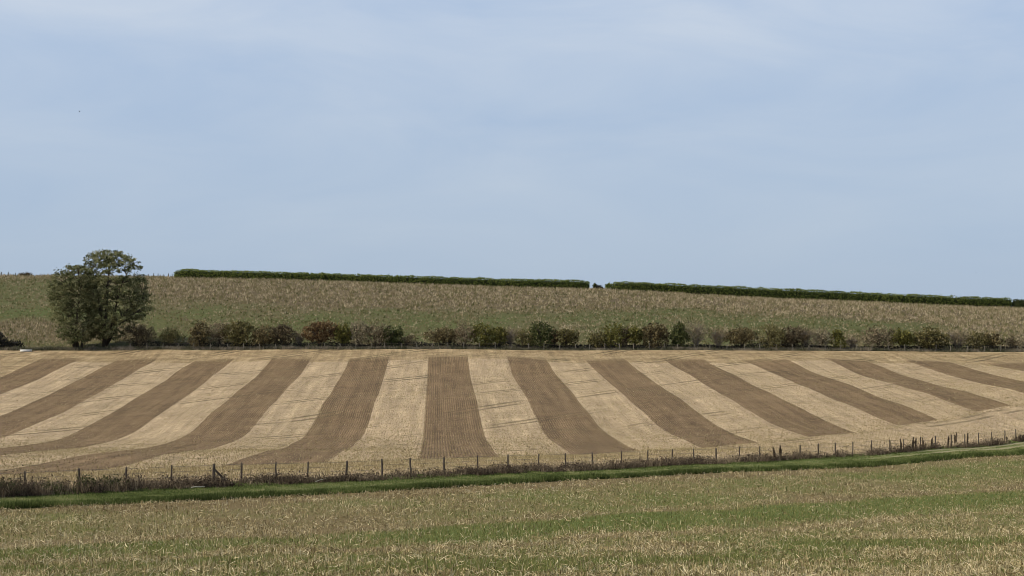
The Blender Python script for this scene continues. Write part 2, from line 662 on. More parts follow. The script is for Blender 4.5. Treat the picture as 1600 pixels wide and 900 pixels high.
    h = t.m_('ADD', t.m_('MULTIPLY', fine, 1.0), t.m_('ADD', t.m_('MULTIPLY', finer, .6), t.m_('MULTIPLY', row, .10)))
    t.bump(h, .9, .22)
    return t.base(c)


def cover_mat(name, stops, scale, b_dist, stretch=False):
    t = NT(name, .95)
    p, x, y, z = t.pos()
    at = t.n('ShaderNodeAttribute', attribute_name='tint')
    a = t.noise(p, scale, 5, .7)
    b = t.noise(p, scale * 3.2, 3, .7)
    f = t.m_('ADD', at.outputs['Fac'], t.m_('MULTIPLY', t.m_('SUBTRACT', a, .5), 1.1), clamp=True)
    c = t.ramp(f, stops)
    c = t.scale(c, t.lin(b, .3, .7, .6, 1.4))
    t.bump(t.m_('ADD', a, b), .8, b_dist)
    return t.base(c)


M_FIELD = striped_field_mat()
M_NEAR = cover_mat('stubble_soil_and_regrowth', [(.0, (.138, .098, .044)), (.35, (.152, .126, .049)), (.6, (.128, .130, .039)), (1, (.100, .126, .030))], 3.2, .08)
M_VERGE = cover_mat('track_turf', [(.0, (.27, .22, .125)), (.3, (.16, .175, .075)), (.6, (.105, .130, .036)), (1, (.050, .064, .018))], 3.0, .05)
M_HILL = cover_mat('rough_pasture', [(.0, (.105, .078, .043)), (.4, (.098, .086, .038)), (.7, (.080, .080, .028)), (1, (.074, .085, .026))], .8, .3)
t = NT('distant_farmland', .95)
_p, _x, _y, _z = t.pos()
M_FAR = t.base(t.ramp(t.noise(_p, .004, 4), [(.35, (.09, .11, .04)), (.65, (.20, .16, .09))]))


# ------------------------------------------------------------------ ground: sheets that share their edges
T_MIN, T_MAX = -.48, .42


def y_fenceline(D, t_):
    return (D + 70 * SF * t_) / (CF - SF * t_)


def sheet(name, ta, lo, hi, n, mat, tintf=None, power=1.0, exact=True):
    s = np.linspace(0, 1, n) ** power
    Y = lo[None, :] + (hi - lo)[None, :] * s[:, None]
    X = ta[None, :] * (Y + 70)
    Z = (height_exact(X.ravel(), Y.ravel()) if exact else height(X.ravel(), Y.ravel()))
    V = np.stack([X.ravel(), Y.ravel(), Z], 1)
    m = len(ta)
    i, j = np.meshgrid(np.arange(m - 1), np.arange(n - 1))
    a = (j * m + i).ravel()
    idx = np.stack([a, a + 1, a + m + 1, a + m], 1).ravel()
    tint = tintf(V[:, 0], V[:, 1]) if tintf else None
    o = link(name, mesh_from(name, V, 4, idx, mat, tint, smooth=True))
    return tag(o, kind='structure')


TA = np.linspace(T_MIN, T_MAX, 321)
ones = np.ones_like(TA)
yE, yV = y_fenceline(D_EDGE, TA), y_fenceline(75.3, TA)
yH = np.full_like(TA, 291.0)
for _ in range(4):
    yH = y_hedge(TA * (yH + 70))


def verge_tint(X, Y):
    f = fdist(X, Y)
    g = .62 + .3 * (vnoise(X, Y, 4) - .5) + .3 * (1 - sstep(f, 68.6, 70.2))
    light = sstep(f, 69.9, 70.6) * (1 - sstep(f, 72.2, 73))
    g = g - .18 * light
    rut = np.maximum(np.exp(-((f - 73.3) / .28) ** 2), np.exp(-((f - 71.9) / .28) ** 2))
    g = g - .75 * rut * sstep(X, 30, 46) - .22 * sstep(X, 24, 46) * sstep(f, 71.6, 72) * (1 - sstep(f, 73.3, 73.6))
    return np.clip(g, 0, 1)


sheet('foreground_field', TA, -28 * ones, yE, 220, M_NEAR, field_green)
sheet('grass_track', TA, yE, yV, 26, M_VERGE, verge_tint)
sheet('striped_field', TA, yV, yH, 260, M_FIELD)
sheet('hillside', TA, yH, 430 * ones, 180, M_HILL, hill_green)
sheet('hill_far_side', TA, 430 * ones, 715 * ones, 40, M_HILL, hill_green)
g = Geo()
g.add([(-9000, -3000, -12), (9000, -3000, -12), (9000, 14000, -12), (-9000, 14000, -12)], [(0, 1, 2, 3)])
tag(link('distant_ground', g.mesh('distant_ground', M_FAR)), kind='structure')

# ------------------------------------------------------------------ plant materials
STRAW = [(0, (.10, .068, .030)), (.35, (.250, .192, .090)), (.7, (.395, .320, .168)), (1, (.58, .490, .31))]
M_STRAW = plant_mat('cut_straw', STRAW, .15, .8, .5)
M_GRASS = plant_mat('green_regrowth', [(0, (.060, .068, .017)), (.5, (.150, .160, .046)), (1, (.260, .245, .095))], .35, .7, .4)
M_TRACKG = plant_mat('track_grass', [(0, (.036, .048, .012)), (.4, (.105, .132, .036)), (.75, (.185, .205, .066)), (1, (.33, .29, .145))], .35, .7, .35)
M_TUFT = plant_mat('tussock_grass', [(0, (.044, .052, .016)), (.28, (.118, .124, .040)), (.45, (.185, .162, .070)), (.7, (.250, .192, .115)), (1, (.520, .430, .285))], .25, .8, .45)
M_WEED = plant_mat('dead_weeds', [(0, (.030, .021, .014)), (.4, (.105, .076, .051)), (.75, (.205, .155, .100)), (1, (.40, .315, .195))], .15, .85, .4)
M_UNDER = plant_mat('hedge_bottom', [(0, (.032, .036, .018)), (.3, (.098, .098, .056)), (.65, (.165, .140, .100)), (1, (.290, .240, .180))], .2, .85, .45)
BARK_D = bark_mat('dark_bark', (.030, .024, .018), (.085, .070, .052))
BARK_P = bark_mat('pale_bark', (.10, .085, .068), (.24, .205, .165))
POST = bark_mat('weathered_post', (.045, .034, .026), (.120, .095, .072))
POSTP = bark_mat('pale_post', (.09, .080, .062), (.21, .185, .150))
LEAF = {
    'tree': plant_mat('leaves_dark_olive', [(0, (.044, .050, .020)), (.45, (.132, .140, .060)), (1, (.300, .290, .145))], .28),
    'hedge': plant_mat('leaves_clipped_hedge', [(0, (.050, .072, .016)), (.5, (.140, .178, .038)), (1, (.290, .300, .080))], .45),
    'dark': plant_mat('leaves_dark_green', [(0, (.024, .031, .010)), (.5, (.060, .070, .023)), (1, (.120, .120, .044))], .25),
    'yellowgreen': plant_mat('leaves_yellow_green', [(0, (.050, .048, .014)), (.5, (.120, .115, .030)), (1, (.215, .190, .055))], .3),
    'olive': plant_mat('leaves_olive', [(0, (.044, .040, .015)), (.5, (.112, .098, .036)), (1, (.210, .170, .070))], .28),
    'rust': plant_mat('leaves_rust', [(0, (.050, .027, .014)), (.5, (.140, .088, .042)), (1, (.230, .155, .074))], .28),
    'russet': plant_mat('leaves_russet', [(0, (.045, .035, .017)), (.5, (.130, .100, .048)), (1, (.235, .185, .088))], .28),
    'brown': plant_mat('leaves_brown', [(0, (.040, .030, .017)), (.5, (.105, .080, .046)), (1, (.190, .148, .085))], .25),
    'mauve': plant_mat('twigs_mauve_grey', [(0, (.060, .045, .026)), (.5, (.165, .128, .078)), (1, (.310, .245, .155))], .15),
    'tan': plant_mat('twigs_pale_tan', [(0, (.085, .068, .042)), (.5, (.200, .165, .104)), (1, (.350, .290, .190))], .15),
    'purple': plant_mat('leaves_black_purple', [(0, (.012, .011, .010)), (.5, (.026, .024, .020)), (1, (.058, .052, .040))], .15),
}


# ------------------------------------------------------------------ ground cover
def stuff(name, parts, mat, k):
    V = np.concatenate([p[0] for p in parts])
    T = np.concatenate([p[1] for p in parts])
    o = link(name, mesh_from(name, V, k, np.arange(len(V)), mat, T))
    return tag(o, kind='stuff')


def scatter_near(n, pw):
    """ground points of the near field, thinning out with distance"""
    Y = 30 + 150 * rng.uniform(0, 1, n) ** pw
    X = rng.uniform(-.44, .44, n) * (Y + 8)
    k = fdist(X, Y) < D_EDGE - .2
    return X[k], Y[k]


# cut straw and standing stubble in the near field
X, Y = scatter_near(900000, 1.3)
gr = field_green(X, Y)
clump = vnoise(X, Y, .55) * .6 + vnoise(X + 31, Y, 1.7) * .4
keep = rng.uniform(0, 1, len(X)) < np.clip(1.05 - 1.0 * gr, .08, 1) * np.clip(.12 + 2.6 * (clump - .36), .05, 1)
X, Y = X[keep], Y[keep]
Z = height(X, Y)
n = len(X)
stand = rng.uniform(0, 1, n) < .66
ln = np.where(stand, rng.uniform(.08, .24, n), rng.uniform(.10, .34, n))
tilt = np.where(stand, np.abs(rng.normal(0, .45, n)), rng.uniform(1.0, 1.5, n))
az = rng.uniform(0, 2 * np.pi, n)
D = np.stack([np.sin(tilt) * np.cos(az), np.sin(tilt) * np.sin(az), np.cos(tilt)], 1)
S = np.cross(D, unit(n))
S /= np.linalg.norm(S, axis=1, keepdims=True)
wd = rng.uniform(.007, .018, n) * (1 + .007 * Y)
B = np.stack([X, Y, Z + np.where(stand, -.01, rng.uniform(.01, .09, n))], 1)
kink = (ln * rng.uniform(.35, .65, n))[:, None]
bend = unit(n) * (ln * .22)[:, None]
bend[:, 2] *= .4
mid = B + D * kink + bend * .5
tip = B + D * ln[:, None] + bend * np.where(stand, .2, -.4)[:, None]
tip[:, 2] = np.maximum(tip[:, 2], Z + .012)
mid[:, 2] = np.maximum(mid[:, 2], Z + .012)
hw = S * (wd * .5)[:, None]
V = np.stack([B - hw, B + hw, mid + hw, mid - hw, tip + hw * .7, tip - hw * .7], 1).reshape(-1, 3)
base_i = np.arange(n)[:, None] * 6
idx = (base_i + np.array([0, 1, 2, 3, 3, 2, 4, 5])[None]).ravel()
tint = np.repeat(np.clip(.52 + .36 * rng.normal(size=n) + .30 * (vnoise(X, Y, 4) - .5), 0, 1), 6)
tag(link('cut_straw', mesh_from('cut_straw', V, 4, idx, M_STRAW, tint)), kind='stuff')

# green regrowth between the straw
X, Y = scatter_near(650000, 1.4)
gr = field_green(X, Y)
keep = rng.uniform(0, 1, len(X)) < np.clip(gr * 1.25 - .08, .03, 1)
X, Y = X[keep], Y[keep]
n = len(X)
stuff('green_regrowth', [blades(np.stack([X, Y, height(X, Y) - .01], 1), rng.uniform(.05, .17, n) * (1 + .003 * Y), rng.uniform(.012, .03, n) * (1 + .012 * Y),
                                rng.uniform(.1, .95, n), np.clip(.5 + .22 * rng.normal(size=n), 0, 1))], M_GRASS, 3)

# grass of the track and its tall near edge
n = 210000
tt = rng.uniform(-.40, .40, n)
f = rng.uniform(D_EDGE - .15, 75.0, n)
Y = f / (CF - SF * tt)
X = tt * Y
vt = verge_tint(X, Y)
edge = 1 - sstep(f + .5 * (vnoise(X, Y, 1.5) - .5), 69.3, 70.2)
bank = np.maximum(edge, sstep(X, 20, 45) * (1 - sstep(f, 71.3, 71.7)) * .9)
hgt = (.05 + .08 * rng.uniform(0, 1, n) + .24 * bank * rng.uniform(.5, 1, n) * (.25 + 1.3 * vnoise(X, Y, 1.5))) * np.clip(.35 + vt * 1.0, .3, 1.1)
tin = np.clip(.98 - vt * .92 + .20 * rng.normal(size=n) + .5 * (vnoise(X, Y, .9) - .5), 0, 1)
keep = (vt > .16) | (rng.uniform(0, 1, n) < .35)
X, Y, hgt, tin = X[keep], Y[keep], hgt[keep], tin[keep]
n = len(X)
stuff('track_grass', [blades(np.stack([X, Y, height(X, Y) - .01], 1), hgt, rng.uniform(.03, .07, n) * (.6 + .006 * Y), rng.uniform(.1, .8, n), tin)], M_TRACKG, 3)

# stubble standing in the near headland of the striped field
n = 90000
tt = rng.uniform(-.36, .36, n)
f = 75.2 + 20 * rng.uniform(0, 1, n)
Y = f / (CF - SF * tt)
X = tt * Y
k = (Y < 285) & (f < 94 - .35 * np.maximum(0, -X - 17))
X, Y = X[k], Y[k]
n = len(X)
stuff('headland_stubble', [blades(np.stack([X, Y, height(X, Y) - .01], 1), rng.uniform(.08, .22, n), rng.uniform(.03, .06, n), rng.uniform(.05, .8, n),
                                  np.clip(.48 + .22 * rng.normal(size=n), 0, 1))], M_STRAW, 3)

# stubble rows of the striped field: pale in the uncultivated strips, thin and dull where tilled
n = 260000
tt = rng.uniform(-.40, .40, n)
f = rng.uniform(0, 1, n)
Ylo = 93.0 / (CF - SF * tt)
Y = Ylo + (288 - Ylo) * f ** 1.15
X = tt * Y
q = (X - XQ - KQ * (Y - YQ)) / WQ + 2
isdark = (np.floor(q).astype(int) % 2 == 0) & (Y < 277)
keep = rng.uniform(0, 1, n) < np.where(isdark, .16 + .26 * sstep(Y, 120, 200), 1.0)
X, Y, q, isdark = X[keep], Y[keep], q[keep], isdark[keep]
row = np.round(q * 25) / 25 + rng.normal(0, 1, len(q)) * np.where(isdark, .006, .02)
X = X + (row - q) * WQ * .9
n = len(X)
tin = np.clip(np.where(isdark, .30, .50) + .2 * rng.normal(size=n), 0, 1)
stuff('striped_field_stubble', [blades(np.stack([X, Y, height(X, Y) - .01], 1), rng.uniform(.07, .19, n), rng.uniform(.04, .10, n) * (.6 + .003 * Y),
                                       rng.uniform(.1, .9, n), tin)], M_STRAW, 3)

# tussocks of the hillside
n = 90000
tt = rng.uniform(-.40, .40, n)
Y = rng.uniform(293, 408, n)
X = tt * Y
gr = hill_green(X, Y)
pt = vnoise(X, Y, 1.6) * .55 + vnoise(X, Y, 4.5) * .45
keep = rng.uniform(0, 1, n) < np.clip((1.05 - .40 * gr) * (.35 + 1.6 * (pt - .3)), .08, 1)
X, Y, gr = X[keep], Y[keep], gr[keep]
n = len(X)
size = rng.uniform(.30, .95, n) * (1.0 - .40 * gr)
tuft_t = np.clip(np.where(rng.uniform(0, 1, n) < gr * .62, .28, .68) + .22 * rng.normal(size=n), 0, 1)
NB = 7
bx = np.repeat(np.stack([X, Y, height(X, Y) - .03], 1), NB, 0)
bx[:, :2] += rng.normal(0, .16, (n * NB, 2)) * np.repeat(size, NB)[:, None] * 1.4
stuff('hillside_tussocks', [blades(bx, np.repeat(size, NB) * rng.uniform(.6, 1.15, n * NB), np.repeat(size, NB) * rng.uniform(.10, .22, n * NB),
                                   rng.uniform(.1, .75, n * NB), np.repeat(tuft_t, NB))], M_TUFT, 3)

# tall dead grass along the crest
n = 9000
X = rng.uniform(-175, 150, n)
Y = rng.uniform(392, 399, n)
stuff('crest_grass', [blades(np.stack([X, Y, height(X, Y) - .03], 1), rng.uniform(.3, .95, n), rng.uniform(.05, .12, n), rng.uniform(0, .45, n),
                             np.clip(.68 + .15 * rng.normal(size=n), 0, 1))], M_TUFT, 3)

# rank growth at the foot of the hedgerow
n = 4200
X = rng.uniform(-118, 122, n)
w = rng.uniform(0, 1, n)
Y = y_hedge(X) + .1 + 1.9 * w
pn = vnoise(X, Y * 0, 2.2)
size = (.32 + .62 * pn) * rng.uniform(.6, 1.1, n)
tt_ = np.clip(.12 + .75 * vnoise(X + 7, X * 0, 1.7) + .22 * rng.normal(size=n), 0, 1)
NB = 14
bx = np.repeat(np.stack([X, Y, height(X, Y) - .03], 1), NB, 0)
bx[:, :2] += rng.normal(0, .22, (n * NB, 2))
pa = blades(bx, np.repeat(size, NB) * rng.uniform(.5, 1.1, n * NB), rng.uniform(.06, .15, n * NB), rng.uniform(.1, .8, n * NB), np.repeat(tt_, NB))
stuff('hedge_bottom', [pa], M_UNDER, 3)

# near-black leaves whose colour stands in for the shade under the bushes
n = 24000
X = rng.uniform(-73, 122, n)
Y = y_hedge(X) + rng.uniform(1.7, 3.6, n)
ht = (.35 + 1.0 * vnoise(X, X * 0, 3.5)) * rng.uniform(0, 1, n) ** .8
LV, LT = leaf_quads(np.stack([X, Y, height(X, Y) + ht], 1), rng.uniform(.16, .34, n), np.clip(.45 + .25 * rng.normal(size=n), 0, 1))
stuff('hedge_shade_leaves', [(LV, LT)], LEAF['purple'], 4)

# dead weeds and brambles along the field fence
n = 17000
tt = rng.uniform(-.40, .385, n)
rightness = sstep(tt, .02, .30)
f = 72.75 + .9 * rightness + (2.3 - 1.3 * rightness) * rng.uniform(0, 1, n)
Y = f / (CF - SF * tt)
X = tt * Y
dens = vnoise(X, Y, 2.3) * .6 + vnoise(X, Y, .8) * .4
keep = rng.uniform(0, 1, n) < np.clip(.24 - .1 * rightness + 2.1 * (dens - .36), .06, 1) * (1 - .05 * rightness)
X, Y, tt = X[keep], Y[keep], tt[keep]
n = len(X)
lefty = 1 - sstep(tt, -.30, -.18)
hh = (.30 + .16 * rightness[keep] + .30 * vnoise(X, Y, 1.9) + .25 * lefty) * rng.uniform(.6, 1.25, n)
tall = rng.uniform(0, 1, n) < .16
hh = np.where(tall, hh * rng.uniform(1.3, 1.9, n), hh)
B = np.stack([X, Y, height(X, Y) - .02], 1)
NB = 6
bx = np.repeat(B, NB, 0)
bx[:, :2] += rng.normal(0, .12, (n * NB, 2))
wt_ = np.clip(.42 + .26 * rng.normal(size=n) + .45 * (vnoise(X + 3, Y, 1.4) - .5), 0, 1)
p1 = blades(bx, np.repeat(hh, NB) * rng.uniform(.5, 1.1, n * NB), rng.uniform(.018, .045, n * NB), rng.uniform(.05, .7, n * NB), np.repeat(wt_, NB))
NL_ = 6
lc = np.repeat(B, NL_, 0)
lc += np.stack([rng.normal(0, .13, n * NL_), rng.normal(0, .13, n * NL_), np.repeat(hh, NL_) * rng.uniform(.0, 1, n * NL_) ** 1.6], 1)
LV, LT = leaf_quads(lc, rng.uniform(.06, .15, n * NL_), np.repeat(np.clip(wt_ - .12, 0, 1), NL_))
# quads as two triangles so that one mesh holds both
q4 = LV.reshape(-1, 4, 3)
tri = np.concatenate([q4[:, [0, 1, 2]], q4[:, [0, 2, 3]]]).reshape(-1, 3)
stuff('fence_weeds', [p1, (tri, np.repeat(np.clip(np.tile(LT.reshape(-1, 4)[:, 0], 2), 0, 1), 3))], M_WEED, 3)


# ------------------------------------------------------------------ hedgerow bushes and small trees
PXM = 2400 / 291.0


def bush(x0, x1, ytop, mat, style, label, name='bush', group='bushes of the hedgerow', Y=None, zbase=None, seed=None):
    """style: 'dome' leafy to the ground, 'tree' leafy on a stem, 'bare' twiggy vase, 'sparse' thin leaf, 'cone'"""
    r = np.random.default_rng(abs(int(x0 * 13 + x1)) if seed is None else seed)
    cx = (x0 + x1) / 2
    a, _b = ray(cx, 545)
    if Y is None:
        Y = 291 + 2.6 + r.uniform(-.3, .9)
        Xc = a * Y
        Y = float(y_hedge(Xc)) + 2.3 + r.uniform(-.2, .8)
    Xc = a * Y
    zb = float(height(Xc, Y)[0])
    top = P3(cx, ytop, Y)[2]
    h = max(.6, top - zb)
    w = (x1 - x0) / (2400 / Y)
    root = empty(name, (Xc, Y, zb))
    tag(root, label, 'bush' if name == 'bush' else name.replace('_', ' '), group)
    lo = {'dome': .10, 'tree': .26, 'bare': .25, 'sparse': .15, 'cone': .06}[style]
    zc = h * (lo + (1 - lo) * .45)
    ax, ay, az = w * .56, min(w * .5, 2.2), h * (1 - lo) * .60
    # limbs
    gm = Geo()
    ns = {'dome': 5, 'tree': 3, 'bare': 6, 'sparse': 5, 'cone': 2}[style]
    ends = []
    for k in range(ns):
        ang = r.uniform(0, 2 * math.pi)
        off = np.array([math.cos(ang), math.sin(ang), 0]) * (.08 if style in ('tree', 'cone') else .22) * min(1, w / 4)
        spread = r.uniform(.25, .8)
        tip = np.array([math.cos(ang) * ax * spread, math.sin(ang) * ay * spread, h * r.uniform(.60, .92)])
        midp = off + (tip - off) * .45 + np.array([0, 0, h * .10])
        r0 = (.055 + .016 * h) * {'tree': 1.25, 'bare': 1.1}.get(style, .8)
        gm.tube([off - np.array([0, 0, .1]), (off + midp) / 2 + r.normal(0, .06, 3), midp, tip], [r0, r0 * .75, r0 * .55, r0 * .2], 5, r.uniform(.3, .7))
        for q in range(4 if style != 'bare' else 12):
            s = r.uniform(.3, .85)
            st = off + (midp - off) * min(1, s * 1.3) if s < .5 else midp + (tip - midp) * (s - .4)
            d = r.normal(size=3)
            d[2] = abs(d[2]) * .9 + .25
            d *= np.array([ax, ay, az]) / np.linalg.norm(d) * .62
            gm.tube([st, st + d * .5 + r.normal(0, .05, 3), st + d], [r0 * .42, r0 * .30, r0 * .12], 4, r.uniform(.3, .8), cap=False)
            ends.append(st + d)
    link('stems', gm.mesh('stems', BARK_P if style == 'bare' else BARK_D), root)
    # crown: clumps of leaves in an uneven shell
    vol = max(6, w * h)
    lobes = r.normal(size=(7, 3))
    lobes /= np.linalg.norm(lobes, axis=1, keepdims=True)
    amp = r.uniform(-.22, .26, 7)

    def shape(nc, power):
        u = r.normal(size=(nc, 3))
        u /= np.linalg.norm(u, axis=1, keepdims=True)
        rad = r.uniform(0, 1, nc) ** power
        bump = 1 + (np.maximum(0, u @ lobes.T) ** 4 @ amp)
        if style == 'cone':
            sc = np.where(u[:, 2:3] > 0, 1 - .55 * u[:, 2:3], 1.0)
        else:
            sc = 1.0
        p = u * (rad * bump)[:, None] * np.array([ax, ay, az]) * np.concatenate([np.broadcast_to(sc, (nc, 1))] * 2 + [np.ones((nc, 1))], 1)
        if style in ('bare',):
            p[:, :2] *= np.clip(.75 + .45 * (p[:, 2:3] / az + .6), .45, 1.15)
        p[:, 2] += zc
        return p, u
    if style in ('dome', 'tree', 'cone'):
        nc = int(vol * 10)
        p, u = shape(nc, .38)
        nl = 10
        cent = np.repeat(p, nl, 0) + r.normal(0, .19, (nc * nl, 3))
        sz = r.uniform(.26, .50, nc * nl)
        tn = np.repeat(np.clip(.48 + .16 * r.normal(size=nc), 0, 1), nl)
    elif style == 'sparse':
        nc = int(vol * 8)
        p, u = shape(nc, .45)
        nl = 7
        cent = np.repeat(p, nl, 0) + r.normal(0, .22, (nc * nl, 3))
        sz = r.uniform(.22, .42, nc * nl)
        tn = np.repeat(np.clip(.5 + .2 * r.normal(size=nc), 0, 1), nl)
    else:
        nc = int(vol * 5.0)
        p, u = shape(nc, .5)
        nl = 6
        cent = np.repeat(p, nl, 0) + r.normal(0, .2, (nc * nl, 3))
        sz = r.uniform(.14, .26, nc * nl)
        tn = np.repeat(np.clip(.5 + .2 * r.normal(size=nc), 0, 1), nl)
    ok = cent[:, 2] > .08
    cent, sz, tn = cent[ok], sz[ok], tn[ok]
    V, T = leaf_quads(cent, sz, tn)
    idx = np.arange(len(V))
    nfaces = np.full(len(V) // 4, 4)
    if style in ('bare', 'sparse'):
        # fine twigs fanning out and up
        nt = int(vol * (44 if style == 'bare' else 24))
        p, u = shape(nt, .5)
        d = u * np.array([.7, .7, .5]) + r.normal(0, .35, (nt, 3)) + np.array([0, 0, .55])
        d /= np.linalg.norm(d, axis=1, keepdims=True)
        L = r.uniform(.35, .95, nt)[:, None]
        sd_ = np.cross(d, r.normal(size=(nt, 3)))
        sd_ /= np.linalg.norm(sd_, axis=1, keepdims=True)
        wv = r.uniform(.05, .095, nt)[:, None] * .5
        TV = np.stack([p - sd_ * wv, p + sd_ * wv, p + d * L], 1).reshape(-1, 3)
        idx = np.concatenate([idx, np.arange(len(TV)) + len(V)])
        nfaces = np.concatenate([nfaces, np.full(nt, 3)])
        V = np.concatenate([V, TV])
        T = np.concatenate([T, np.repeat(np.clip(.5 + .2 * r.normal(size=nt), 0, 1), 3)])
    link('crown', mesh_from('crown', V, nfaces, idx, LEAF[mat], T), root)
    return root


BUSHES = [
    (196, 242, 506, 'brown', 'sparse', 'wide brown twiggy bush right beside the tall trees'),
    (246, 286, 513, 'olive', 'sparse', 'thin low olive bush between the big brown bush and a rusty green one'),
    (297, 329, 505, 'russet', 'dome', 'rusty green rounded bush, left end of a joined run of three'),
    (325, 356, 505, 'mauve', 'sparse', 'brownish grey twiggy bush between a rusty bush and a yellow-brown one'),
    (350, 400, 503, 'olive', 'dome', 'broad yellow-brown bush with olive leaves, right end of a joined run of three'),
    (395, 430, 511, 'russet', 'dome', 'low reddish brown bush leaning against a darker brown bush'),
    (422, 461, 508, 'brown', 'tree', 'dark brown flat-bottomed bush before the gap left of the red bush'),
    (460, 475, 520, 'mauve', 'bare', 'small bare twisted sapling in the gap left of the red bush'),
    (474, 528, 502, 'rust', 'tree', 'rust red domed bush, the reddest in the hedgerow'),
    (524, 549, 507, 'yellowgreen', 'tree', 'small yellow-green bush touching the rust red dome'),
    (546, 577, 499, 'tan', 'sparse', 'tall pale bush with a yellowish crown, two places right of the red dome'),
    (568, 612, 505, 'mauve', 'sparse', 'wide grey-brown twiggy bush beside the tall pale yellowish one'),
    (597, 630, 510, 'dark', 'dome', 'dark green bush at the left edge of the wide grassy gap'),
    (627, 652, 524, 'brown', 'sparse', 'very low brown scrub trailing into the wide grassy gap'),
    (669, 715, 513, 'russet', 'tree', 'dark reddish brown bush at the right edge of the wide grassy gap'),
    (708, 742, 506, 'mauve', 'sparse', 'tall grey-brown bush between the dark reddish bush and a yellow-green one'),
    (737, 772, 507, 'yellowgreen', 'dome', 'yellow-green bush with a dark left side, left of a yellow-olive one'),
    (768, 793, 512, 'yellowgreen', 'tree', 'yellow-olive bush with bare grey twigs on its right'),
    (787, 809, 511, 'mauve', 'bare', 'bare grey-mauve sapling right of the yellow-olive bush'),
    (805, 832, 514, 'olive', 'sparse', 'straggly brown bush left of the round blackish green bush'),
    (827, 867, 505, 'dark', 'dome', 'round dense blackish green bush reaching down to the ground'),
    (859, 872, 515, 'rust', 'sparse', 'narrow reddish shrub squeezed behind the round blackish green bush'),
    (868, 903, 513, 'olive', 'tree', 'umbrella-shaped brown-green bush right of the round blackish green one'),
    (921, 947, 519, 'olive', 'dome', 'low olive bush starting the long middle run of the hedgerow'),
    (942, 977, 509, 'yellowgreen', 'dome', 'green-yellow bush, second in the long middle run'),
    (971, 985, 511, 'brown', 'sparse', 'narrow dark brown shrub between two yellowish bushes'),
    (979, 1004, 511, 'yellowgreen', 'tree', 'olive yellow bush left of the large orange-brown bush'),
    (999, 1047, 505, 'russet', 'dome', 'large orange-brown bush with yellow leaves low on its right'),
    (1046, 1076, 503, 'dark', 'cone', 'dark green upright conical bush beside the pale pinkish tree'),
    (1071, 1104, 502, 'tan', 'bare', 'pale pinkish grey vase-shaped small tree on a single stem'),
    (1109, 1135, 512, 'mauve', 'bare', 'bare twiggy vase-shaped bush left of a russet dome'),
    (1133, 1181, 512, 'russet', 'tree', 'wide russet brown dome with a smooth flattened top'),
    (1186, 1226, 507, 'olive', 'sparse', 'yellowish brown open bush left of a dense dark brown one'),
    (1219, 1257, 511, 'brown', 'dome', 'dense dark brown rounded bush between open yellowish and grey ones'),
    (1245, 1271, 509, 'mauve', 'bare', 'tall bare grey bush behind the dense dark brown one'),
    (1261, 1300, 515, 'tan', 'sparse', 'pale olive tan open bush left of a narrow yellow-green bush'),
    (1298, 1320, 514, 'yellowgreen', 'cone', 'narrow upright yellow-green bush standing above grey scrub'),
    (1318, 1346, 525, 'mauve', 'bare', 'low bare grey scrub between the narrow yellow-green bush and a mauve dome'),
    (1346, 1401, 511, 'mauve', 'sparse', 'broad mauve-brown twiggy dome, the widest bush on the right'),
    (1389, 1431, 516, 'yellowgreen', 'tree', 'bright yellow-green bush right of the broad mauve dome'),
    (1427, 1481, 513, 'olive', 'dome', 'wide rusty olive bush right of the bright yellow-green one'),
    (1481, 1513, 515, 'mauve', 'bare', 'grey-mauve bare bush on several leaning stems'),
    (1507, 1546, 518, 'olive', 'sparse', 'olive brown thin bush joined to a dark reddish brown one'),
    (1537, 1565, 519, 'russet', 'tree', 'dark reddish brown bush, last dense one on the right'),
    (1571, 1591, 525, 'brown', 'sparse', 'small thin brown bush near the right end of the hedgerow'),
    (1587, 1610, 523, 'tan', 'sparse', 'pale greenish tan bush cut by the right edge of the view'),
    (1618, 1660, 516, 'olive', 'dome', 'olive bush beyond the right end of the visible hedgerow'),
    (-14, 9, 521, 'purple', 'dome', 'blackish purple bush at the left edge above the field corner'),
    (4, 30, 533, 'purple', 'dome', 'low dark scrub beside the white object in the field corner'),
]
for b in BUSHES:
    bush(*b)


# ------------------------------------------------------------------ the two big trees
def inside(poly, x, y):
    poly = np.asarray(poly, float)
    res = np.zeros(len(x), bool)
    j = len(poly) - 1
    for i in range(len(poly)):
        xi, yi = poly[i]
        xj, yj = poly[j]
        c = ((yi > y) != (yj > y)) & (x < (xj - xi) * (y - yi) / (yj - yi + 1e-9) + xi)
        res ^= c
        j = i
    return res


